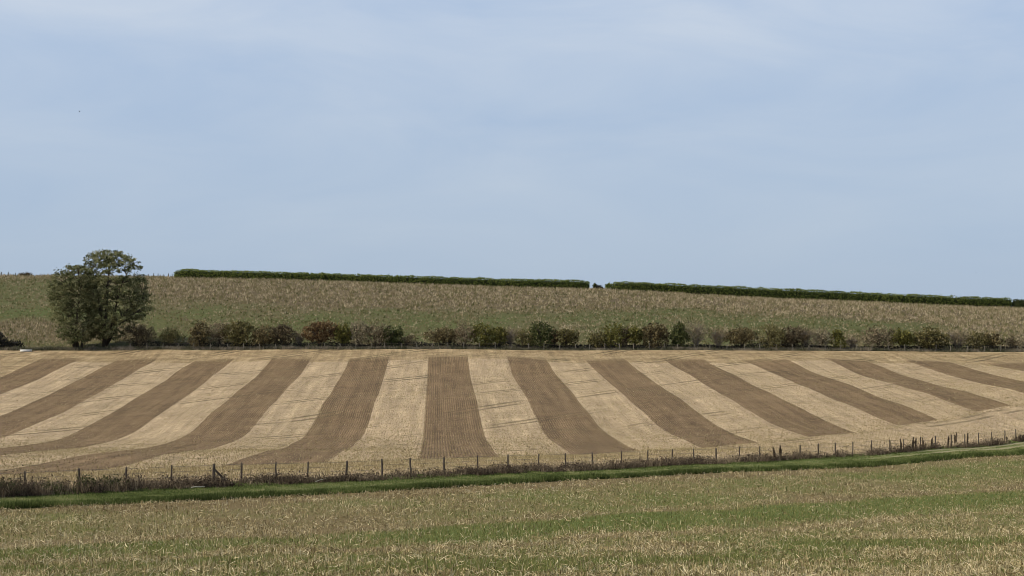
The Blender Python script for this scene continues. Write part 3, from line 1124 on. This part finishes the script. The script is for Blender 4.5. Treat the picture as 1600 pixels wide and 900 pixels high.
def big_tree(label, base, outline, Y, nclump, trunks, gaps, seed):
    r = np.random.default_rng(seed)
    k = 2400.0 / Y
    zb = float(height(ray(base[0], 540)[0] * Y, Y)[0])
    Xb = ray(base[0], 540)[0] * Y
    root = empty('tree', (Xb, Y, zb))
    tag(root, label, 'tree', 'tall trees at the field corner')
    out = np.asarray(outline, float)
    ctr = out.mean(0)
    # local metres: x right, z up
    def loc(px, py):
        return (ray(px, py)[0] * Y - Xb), P3(px, py, Y)[2] - zb
    N = nclump * 7
    px = r.uniform(out[:, 0].min(), out[:, 0].max(), N)
    py = r.uniform(out[:, 1].min(), out[:, 1].max(), N)
    ok = inside(outline, px, py)
    for gx, gy, ga, gb, pr in gaps:
        ok &= ~((((px - gx) / ga) ** 2 + ((py - gy) / gb) ** 2 < 1) & (r.uniform(0, 1, N) < pr))
    px, py = px[ok][:nclump], py[ok][:nclump]
    n = len(px)
    # depth: round in plan, so as deep as the crown is wide at that height
    hw = np.array([np.ptp(out[np.abs(out[:, 1] - q) < 26, 0]) / 2 for q in py]) / k
    cxr = np.array([(out[np.abs(out[:, 1] - q) < 26, 0].max() + out[np.abs(out[:, 1] - q) < 26, 0].min()) / 2 for q in py])
    rel = np.clip(np.abs(px - cxr) / k / np.maximum(hw, .5), 0, 1)
    dep = np.sqrt(np.maximum(0, 1 - rel ** 2)) * hw * .85
    dy = dep * np.sign(r.uniform(-1, 1, n)) * r.uniform(0, 1, n) ** .55
    C = np.zeros((n, 3))
    for q in range(n):
        C[q, 0], C[q, 2] = loc(px[q], py[q])
    C[:, 1] = dy
    nl = 34
    rad = r.uniform(.22, .50, n)
    cent = np.repeat(C, nl, 0) + r.normal(0, 1, (n * nl, 3)) * np.repeat(rad, nl)[:, None] * np.array([.75, .75, .5])
    V, T = leaf_quads(cent, r.uniform(.20, .42, n * nl), np.repeat(np.clip(.50 + .22 * r.normal(size=n), 0, 1), nl))
    link('crown', mesh_from('crown', V, 4, np.arange(len(V)), LEAF['tree'], T), root)
    # trunks and limbs reaching the clumps
    gm = Geo()
    paths = []
    for tp in trunks:
        pts = []
        for (x, y, d) in tp[0]:
            lx, lz = loc(x, y)
            pts.append(np.array([lx, d, lz]))
        pts[0][2] = -.15
        n_ = len(pts)
        rr = [tp[1] * (1 - .8 * q / (n_ - 1)) for q in range(n_)]
        gm.tube(pts, rr, 8, .4)
        paths.append(pts)
    allp = []
    for pts in paths:
        for a, b in zip(pts[:-1], pts[1:]):
            for s in np.linspace(0, 1, 6):
                allp.append(a + (b - a) * s)
    allp = np.array(allp)
    for q in r.permutation(n)[:170]:
        c = C[q]
        cand = allp[allp[:, 2] < c[2] - .4]
        if not len(cand):
            continue
        d = np.linalg.norm(cand - c + np.array([0, 0, 1.2]), axis=1)
        s = cand[np.argmin(d)]
        Ln = np.linalg.norm(c - s)
        m = s + (c - s) * .5 + np.array([0, 0, .12 * Ln]) + r.normal(0, .15, 3)
        r0 = min(.16, .035 + .018 * Ln)
        gm.tube([s, m, c], [r0, r0 * .6, .018], 4, .5, cap=False)
    link('trunk', gm.mesh('trunk', BARK_D, True), root)
    return root


TREE_A = [(79, 440), (77, 462), (82, 485), (86, 505), (94, 524), (104, 537), (126, 536), (142, 532), (150, 505), (150, 470), (152, 440), (146, 424),
          (134, 415), (124, 418), (116, 410), (110, 420), (98, 421), (92, 430)]
TREE_B = [(133, 414), (136, 402), (147, 395), (160, 392), (176, 390), (188, 395), (202, 401), (214, 410), (219, 420), (213, 425), (224, 434), (229, 446),
          (234, 466), (234, 482), (229, 492), (218, 500), (204, 499), (199, 516), (188, 530), (168, 528), (154, 534), (142, 526), (136, 490), (132, 450), (132, 430)]
big_tree('left of the two dark olive trees, shorter and on forked stems', (120, 541), TREE_A, 294.5, 640,
         [([(117, 541, 0), (112, 515, .3), (106, 490, .6), (100, 455, .2), (104, 425, 0)], .34),
          ([(121, 541, .2), (120, 515, -.5), (124, 485, -1.2), (128, 450, -.8), (122, 418, -.4)], .30),
          ([(127, 541, .1), (128, 520, .8), (138, 495, 1.4), (143, 460, 1.2)], .24)],
         [(122, 508, 6, 14, .4)], 5)
big_tree('taller dark olive tree with a domed crown and one dark trunk', (164, 541), TREE_B, 296.5, 900,
         [([(163, 541, 0), (164, 515, .2), (166, 485, .1), (168, 450, 0), (172, 405, .2)], .46),
          ([(166, 490, 0), (150, 455, .9), (142, 420, .7)], .22),
          ([(167, 475, 0), (190, 450, -1), (206, 415, -.7)], .22),
          ([(166, 495, 0), (195, 485, 1.2), (222, 470, 1)], .20),
          ([(165, 505, 0), (185, 500, -1.6), (212, 490, -1.5)], .17)],
         [(158, 424, 8, 7, .85), (192, 428, 22, 5, .55), (206, 424, 12, 5, .4), (150, 535, 10, 8, .6)], 9)


# ------------------------------------------------------------------ clipped hedges on the crest
def crest_hedge(pts, label, seed, mat='hedge', depth=1.1):
    """pts: (px, y_top, y_base) along the skyline"""
    r = np.random.default_rng(seed)
    Yc = 401.0
    xs = np.array([p[0] for p in pts], float)
    yt = np.array([p[1] for p in pts], float)
    step = 3.0
    px = np.arange(xs[0], xs[-1] + .1, step)
    top = np.interp(px, xs, yt)
    X = np.array([ray(q, 440)[0] * Yc for q in px])
    zb = height(X, np.full_like(X, Yc))
    zt = np.array([P3(q, w_, Yc)[2] for q, w_ in zip(px, top)])
    h = np.maximum(zt - zb, .35)
    x0 = X[0]
    root = empty('clipped_hedge', (float(X.mean()), Yc, float(zb.mean())))
    tag(root, label, 'hedge', 'clipped hedges along the skyline')
    o3 = np.array(root.location)
    # solid core added inside the foliage to block light
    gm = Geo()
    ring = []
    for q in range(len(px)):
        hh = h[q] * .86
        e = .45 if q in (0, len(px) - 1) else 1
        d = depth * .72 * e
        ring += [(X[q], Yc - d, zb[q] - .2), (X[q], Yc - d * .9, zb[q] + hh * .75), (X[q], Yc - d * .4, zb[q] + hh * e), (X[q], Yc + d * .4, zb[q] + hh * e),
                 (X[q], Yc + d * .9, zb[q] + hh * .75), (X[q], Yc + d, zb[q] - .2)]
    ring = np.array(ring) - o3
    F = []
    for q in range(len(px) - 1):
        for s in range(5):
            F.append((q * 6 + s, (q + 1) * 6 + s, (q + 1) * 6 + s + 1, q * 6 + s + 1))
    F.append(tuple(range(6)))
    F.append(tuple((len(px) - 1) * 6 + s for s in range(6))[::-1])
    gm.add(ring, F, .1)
    link('light_block_core', gm.mesh('light_block_core', LEAF['dark']), root)
    L = X[-1] - X[0]
    nc = int(L * 46)
    s = r.uniform(0, 1, nc)
    Xc = X[0] + L * s
    hb = np.interp(Xc, X, h)
    zz = np.interp(Xc, X, zb)
    lump = .97 + .20 * (vnoise(Xc, Xc * 0 + seed, 1.6) - .45) + .08 * (vnoise(Xc, Xc * 0 + seed + 9, .7) - .5)
    face = r.uniform(0, 1, nc)
    # cross-section walk: front face, top, back face
    ang = np.where(face < .42, r.uniform(0, 1, nc), np.where(face < .75, 1.0, r.uniform(0, 1, nc)))
    yy = np.where(face < .42, -depth, np.where(face < .75, r.uniform(-depth, depth, nc), depth)) * (.85 + .3 * r.uniform(0, 1, nc))
    ztop = hb * lump
    zz = zz + np.where(face < .42, ang * ztop, np.where(face < .75, ztop * (1 - .10 * (yy / depth) ** 2), ang * ztop))
    edge = np.minimum(Xc - X[0], X[-1] - Xc)
    yy *= np.clip(.45 + edge * .5, 0, 1)
    C = np.stack([Xc, Yc + yy, zz], 1) - o3
    nl = 9
    cent = np.repeat(C, nl, 0) + r.normal(0, .13, (nc * nl, 3))
    V, T = leaf_quads(cent, r.uniform(.14, .30, nc * nl), np.repeat(np.clip(.48 + .16 * r.normal(size=nc) + .25 * (vnoise(Xc, Xc * 0, 7) - .5), 0, 1), nl))
    link('foliage', mesh_from('foliage', V, 4, np.arange(len(V)), LEAF[mat], T), root)
    return root


crest_hedge([(273, 427, 0), (276, 423, 0), (285, 421, 0), (309, 421.5, 0), (312, 424, 0), (315, 422.5, 0), (360, 423.3, 0), (440, 426, 0), (500, 427, 0), (504, 425, 0), (508, 427.5, 0),
             (600, 430.5, 0), (700, 433.5, 0), (800, 436.5, 0), (900, 438.3, 0), (918, 440, 0), (922.5, 444, 0)],
            'long clipped hedge on the skyline left of the gap', 3)
crest_hedge([(956, 445, 0), (959, 441.5, 0), (975, 440.5, 0), (1000, 441.5, 0), (1100, 446, 0), (1200, 450.5, 0), (1300, 455, 0), (1400, 459.5, 0), (1500, 463.5, 0), (1570, 465.5, 0), (1580, 467, 0)],
            'long clipped hedge on the skyline right of the gap', 11)
crest_hedge([(1581.5, 470, 0), (1586, 467.8, 0), (1605, 468, 0), (1680, 472, 0), (1760, 476, 0)], 'darker shorter hedge on the skyline at the right edge', 17, 'dark')
bush(946.5, 955, 442.5, 'hedge', 'dome', 'small round green bush on the skyline beside the hedge gap', group='scrub on the skyline', Y=401)
bush(932, 941, 447, 'purple', 'sparse', 'tiny dark scrub in the gap between the skyline hedges', group='scrub on the skyline', Y=402)
bush(928.5, 931.5, 444.5, 'dark', 'tree', 'tiny thin-stemmed sapling in the gap between the skyline hedges', group='scrub on the skyline', Y=403)
bush(30, 37, 428, 'brown', 'sparse', 'small dark scrub on the skyline, left of a similar one', group='scrub on the skyline', Y=402)
bush(39, 45, 427.5, 'brown', 'sparse', 'small dark scrub on the skyline, right of a similar one', group='scrub on the skyline', Y=402)


# ------------------------------------------------------------------ fences
def post_mesh(name, rad, mat, seed):
    r = np.random.default_rng(seed)
    gm = Geo()
    pts, rr = [], []
    for s in (0, .25, .5, .75, .96, 1.0):
        pts.append((r.normal(0, rad * .12), r.normal(0, rad * .12), s))
        rr.append(rad * (1.08 - .12 * s + r.uniform(-.04, .04)) * (.8 if s == 1.0 else 1))
    gm.tube(pts, rr, 7, .5)
    return gm.mesh(name, mat, False)


POSTS = [(-45, 739), (39, 736), (123, 732), (198, 730), (268, 727), (334, 724.5), (377, 723), (431, 722), (481, 721.5), (541, 720), (597, 717), (642, 716), (694, 714), (746, 711.5),
         (794, 710), (841, 709), (884, 708), (926, 706.5), (970.5, 704), (1011.5, 703), (1050, 702), (1084, 701), (1119, 700), (1155, 697.5), (1187, 697), (1218, 697), (1250, 695), (1279, 693),
         (1305, 691.5), (1332.5, 690), (1361, 688), (1391, 687), (1412, 685.5), (1438, 682.5), (1462, 681), (1486, 679), (1508, 678), (1529, 676), (1550, 675), (1570, 672.5),
         (1588, 670.5), (1606, 669), (1624, 667.5), (1642, 666)]
fx, fy = on_line(268, D_FENCE)
fence = empty('wire_fence', (fx, fy, float(height(fx, fy)[0])))
tag(fence, 'weathered post and wire fence with a braced strainer between the striped field and grass track', 'fence')
FO = np.array(fence.location)
pm = [post_mesh('post', .060, POST, s) for s in range(4)]
tops = []
for k, (px, py) in enumerate(POSTS):
    X, Y = on_line(px, D_FENCE)
    z = float(height(X, Y)[0])
    top = P3(px, py, Y)[2]
    hgt = max(.85, top - z) + .25
    o = link('post', pm[k % 4], fence, Vector((X, Y, z - .25)) - Vector(FO))
    fat = 1.45 if px == 334 else (1.2 if px in (123, 541, 694, 1438, 1462) else rng.uniform(.85, 1.05))
    o.scale = (fat, fat, hgt)
    o.rotation_euler = (rng.normal(0, .02), rng.normal(0, .02), rng.uniform(0, 6))
    tops.append((X, Y, z, top))
# strut of the strainer post
X, Y, z, top = tops[5]
X2, Y2 = on_line(357, D_FENCE)
gm = Geo()
gm.tube([np.array([X + .05, Y, z + (top - z) * .72]) - FO, np.array([X2, Y2, float(height(X2, Y2)[0]) + .02]) - FO], [.060, .055], 7)
tag(link('strut', gm.mesh('strut', POST), fence), 'slanting strut propping the thick post')
for fr in (.42, .68, .93):
    gm = Geo()
    pts = [np.array([X, Y - .07, z + (t_ - z) * fr]) - FO for X, Y, z, t_ in tops]
    gm.tube(pts, [.010] * len(pts), 3, .5, cap=False)
    link('wire', gm.mesh('wire', POSTP), fence)

# fence at the foot of the hedgerow
HP = [201, 228, 253, 277, 302, 328, 354, 380, 405, 430, 455, 481, 506, 531, 556, 581, 601, 627, 651, 676, 699, 724, 749, 774, 800, 826, 850, 875, 900, 921, 945, 968, 990, 1014, 1038, 1058, 1084,
      1109, 1135, 1163, 1186, 1212, 1238, 1263, 1288, 1312, 1337, 1361, 1386, 1412, 1434, 1460, 1483, 1509, 1535, 1560, 1586, 1612]
a0 = ray(900, 545)[0]
hx = a0 * 291.2
hf = empty('wire_fence', (hx, float(y_hedge(hx)) + .35, float(height(hx, 291)[0])))
tag(hf, 'pale post and wire fence along the foot of the hedgerow', 'fence')
HO = np.array(hf.location)
pmh = [post_mesh('post', .075, POSTP, 20 + s) for s in range(3)]
hpts = []
for k, px in enumerate(HP):
    X = ray(px, 545)[0] * 291.3
    Y = float(y_hedge(X)) + .35
    z = float(height(X, Y)[0])
    hg = rng.uniform(1.0, 1.3)
    o = link('post', pmh[k % 3], hf, Vector((X, Y, z - .2)) - Vector(HO))
    o.scale = (1, 1, hg + .2)
    o.rotation_euler = (rng.normal(0, .03), rng.normal(0, .03), rng.uniform(0, 6))
    hpts.append((X, Y, z, hg))
for fr in (.5, .9):
    gm = Geo()
    pts = [np.array([X, Y - .08, z + hg * fr]) - HO for X, Y, z, hg in hpts]
    gm.tube(pts, [.008] * len(pts), 3, .5, cap=False)
    link('wire', gm.mesh('wire', POSTP), hf)

# far fence on the skyline left of the hedge
CPX = [2, 13, 24, 50, 64, 80, 93, 232, 240, 247, 256, 263, 269]
cf = empty('wire_fence', (ray(240, 431)[0] * 401, 401, float(height(ray(240, 431)[0] * 401, 401)[0])))
tag(cf, 'tiny dark posts of a fence on the skyline left of the hedge', 'fence')
CO = np.array(cf.location)
for k, px in enumerate(CPX):
    X = ray(px, 431)[0] * 401
    z = float(height(X, 401)[0])
    o = link('post', pm[k % 4], cf, Vector((X, 401, z - .1)) - Vector(CO))
    o.scale = (1.6, 1.6, rng.uniform(.9, 1.35))
    o.rotation_euler = (0, rng.normal(0, .05), rng.uniform(0, 6))

# ------------------------------------------------------------------ dock stalks by the fence
def dock(px, ytop, label, seed, base_D=73.9):
    r = np.random.default_rng(seed)
    X, Y = on_line(px, base_D)
    z = float(height(X, Y)[0])
    h = max(.7, P3(px, ytop, Y)[2] - z)
    root = empty('dock_plant', (X, Y, z))
    tag(root, label, 'plant', 'dead dock stalks along the field fence')
    gm = Geo()
    n = 3
    cents = []
    for k in range(n):
        ex, ey = r.normal(0, .16, 2)
        hh = h * (1 if k == 0 else r.uniform(.65, .95))
        p0, p1 = np.array([r.normal(0, .04), r.normal(0, .04), -.05]), np.array([ex * .4, ey * .4, hh])
        gm.tube([p0, (p0 + p1) / 2 + r.normal(0, .03, 3), p1], [.018, .014, .006], 4)
        for s in np.linspace(.42, 1, 26):
            cents.append(p0 + (p1 - p0) * s)
    link('stem', gm.mesh('stem', M_WEED), root)
    for k in range(n):
        C = np.repeat(np.array(cents[k * 26:k * 26 + 26]), 6, 0)
        C = C + r.normal(0, .026, C.shape)
        V, T = leaf_quads(C, r.uniform(.055, .10, len(C)), np.full(len(C), .20))
        link('seed_head', mesh_from('seed_head', V, 4, np.arange(len(V)), M_WEED, T), root)


for k, (px, yt, lb) in enumerate([
        (1209, 697, 'left of a close pair of dark dock stalks just left of a thin fence post'),
        (1220, 696, 'right of a close pair of dark dock stalks beside a thin fence post'),
        (1407, 686, 'dark dock stalk leaning beside the first post of the weediest stretch'),
        (1426, 683, 'thickest and darkest dock clump in the weediest stretch of fence'),
        (1431, 685, 'shorter dark dock clump just right of the thickest one'),
        (1442, 684, 'slim dark dock stalk between the thickest clump and a leaning one'),
        (1456, 684, 'leaning dark dock clump touching a thick fence post'),
        (1481, 682, 'slanting dock stalk before two upright dark stalks'),
        (1492, 676, 'tallest dock stalk, rising above the fence top on the right'),
        (1512, 677, 'lone dark dock stalk close beside a fence post, last of the tall ones'),
        (1573, 683, 'low dock tuft at the foot of a post near the right edge'),
        (1594, 679, 'slanting dock tuft at the foot of the last visible post')]):
    dock(px, yt, lb, 100 + k)


# bramble mounds on the left of the fence
def bramble(px0, px1, ytop, label, seed, D):
    r = np.random.default_rng(seed)
    px = (px0 + px1) / 2
    X, Y = on_line(px, D)
    z = float(height(X, Y)[0])
    h = P3(px, ytop, Y)[2] - z
    w = (px1 - px0) / (2400 / Y)
    root = empty('bramble', (X, Y, z))
    tag(root, label, 'bramble', 'bramble mounds at the field fence')
    gm = Geo()
    for k in range(26):
        a = r.uniform(0, 2 * math.pi)
        st = np.array([r.normal(0, w * .2), r.normal(0, .25), -.05])
        e = st + np.array([math.cos(a) * w * .4, math.sin(a) * .5, r.uniform(.1, .6) * h])
        m = (st + e) / 2 + np.array([0, 0, h * r.uniform(.4, .85)])
        gm.tube([st, st + (m - st) * .6, m, e], [.012, .011, .009, .004], 3, r.uniform(.3, 1), cap=False)
    link('stems', gm.mesh('stems', M_WEED), root)
    nc = int(w * h * 110)
    u = r.normal(size=(nc, 3))
    u /= np.linalg.norm(u, axis=1, keepdims=True)
    C = u * r.uniform(0, 1, (nc, 1)) ** .4 * np.array([w * .5, .55, h * .55]) * (1 + .3 * r.normal(size=(nc, 1)) * .5)
    C[:, 2] = C[:, 2] + h * .42
    C = np.repeat(C, 7, 0) + r.normal(0, .07, (nc * 7, 3))
    C = C[C[:, 2] > 0]
    V, T = leaf_quads(C, r.uniform(.05, .12, len(C)), np.clip(.42 + .2 * r.normal(size=len(C)), 0, 1))
    link('leaves', mesh_from('leaves', V, 4, np.arange(len(V)), LEAF['dark'], T), root)


bramble(112, 152, 741, 'dark green bramble mound right of the second post from the left edge', 31, 73.9)
bramble(146, 204, 743, 'wider dark bramble mound with tall twigs left of the third post', 32, 73.9)
bramble(-30, 30, 748, 'dark tangled bramble mound at the left edge of the fence', 33, 73.6)
bramble(46, 106, 752, 'low blackish bramble mound between the first two posts', 34, 73.6)


# ------------------------------------------------------------------ odds and ends
def stick(pa, pb, label, rad):
    (x0, y0), (x1, y1) = pa, pb
    A = np.array([*ground_hit(x0, y0), 0])
    B = np.array([*ground_hit(x1, y1), 0])
    for q in (A, B):
        q[2] = float(height(q[0], q[1])[0]) + .20
    gm = Geo()
    c = (A + B) / 2
    m1 = (A * 2 + B) / 3 - c + np.array([0, 0, .02])
    m2 = (A + B * 2) / 3 - c - np.array([0, .01, .01])
    gm.tube([A - c, m1, m2, B - c], [rad, rad * .95, rad * .85, rad * .6], 6)
    o = link('stick', gm.mesh('stick', PALE), None, c)
    tag(o, label, 'stick', 'pale sticks lying on the track edge')


t = NT('bleached_wood', .8)
_p, _x, _y, _z = t.pos()
PALE = t.base(t.ramp(t.noise(_p, 6, 3), [(.3, (.28, .25, .18)), (.7, (.46, .42, .32))]))
stick((299, 767.5), (320, 766), 'pale stick lying flat on the grass left of the braced post', .035)
stick((493, 758), (510, 752), 'pale stick slanting up the weeds between two posts right of the braced post', .022)

# low white trough in the corner of the field
t = NT('white_painted_metal', .5)
_p, _x, _y, _z = t.pos()
WHITE = t.base(t.ramp(t.noise(_p, 3, 4), [(.3, (.50, .49, .45)), (.6, (.72, .71, .67))]))
X = ray(38.5, 543)[0] * 290.2
Y = float(y_hedge(X)) - 1.2
z = float(height(X, Y)[0])
tr = empty('trough', (X, Y, z))
tag(tr, 'low white trough-like object lying at the field edge beside dark scrub', 'trough')
gm = Geo()
gm.box((-1.05, -.24, 0), (1.05, -.20, .36))
gm.box((-1.05, .20, 0), (1.05, .24, .36))
gm.box((-1.05, -.20, 0), (-1.01, .20, .36))
gm.box((1.01, -.20, 0), (1.05, .20, .36))
gm.box((-1.01, -.20, .04), (1.01, .20, .08))
link('shell', gm.mesh('shell', WHITE), tr)
gm = Geo()
gm.box((-1.09, -.28, .362), (1.09, -.18, .40))
gm.box((-1.09, .18, .362), (1.09, .28, .40))
gm.box((-1.09, -.178, .362), (-.99, .178, .40))
gm.box((.99, -.178, .362), (1.09, .178, .40))
link('rim', gm.mesh('rim', WHITE), tr)


# two specks of birds
t = NT('dark_feathers', .7)
_p, _x, _y, _z = t.pos()
FEATHER = t.base(t.ramp(t.noise(_p, 14, 2), [(.3, (.035, .033, .035)), (.7, (.075, .07, .07))]))


def bird(px, py, Y, label, bank, s):
    o3 = P3(px, py, Y)
    root = empty('bird', o3)
    tag(root, label, 'bird', 'birds in the sky')
    gm = Geo()
    gm.tube([(-.17, 0, .0), (-.12, 0, .012), (-.04, 0, .01), (.06, 0, .0), (.12, 0, .012), (.165, 0, .02), (.20, 0, .012)],
            [.012, .028, .045, .048, .032, .028, .004], 8)
    gm.add([(-.15, -.012, .004), (-.15, .012, .004), (-.29, .05, 0), (-.30, 0, .004), (-.29, -.05, 0), (-.16, 0, -.012)], [(0, 1, 2, 3, 4), (0, 5, 1), (1, 5, 2), (2, 5, 3), (3, 5, 4), (4, 5, 0)])
    body = link('body', gm.mesh('body', FEATHER, True), root)
    for sd_ in (-1, 1):
        gm = Geo()
        up = [(.07, 0, .02), (.09, .16, .07), (.05, .34, .06), (-.02, .47, .03), (-.06, .34, .045), (-.07, .16, .055), (-.06, 0, .02)]
        n = len(up)
        V = [(x, y * sd_, z) for x, y, z in up] + [(x, y * sd_, z - .012) for x, y, z in up]
        F = [tuple(range(n)), tuple(range(n, 2 * n))[::-1]] + [(k, (k + 1) % n, n + (k + 1) % n, n + k) for k in range(n)]
        gm.add(V, F)
        link('wing', gm.mesh('wing', FEATHER), root)
    root.rotation_euler = (bank, .35, math.radians(35))
    root.scale = (s, s, s)


bird(124, 174, 150, 'tiny dark bird high in the sky above the trees', .5, .42)
bird(1525.5, 426.5, 260, 'faint distant bird low in the sky above the right hedge', .2, .42)
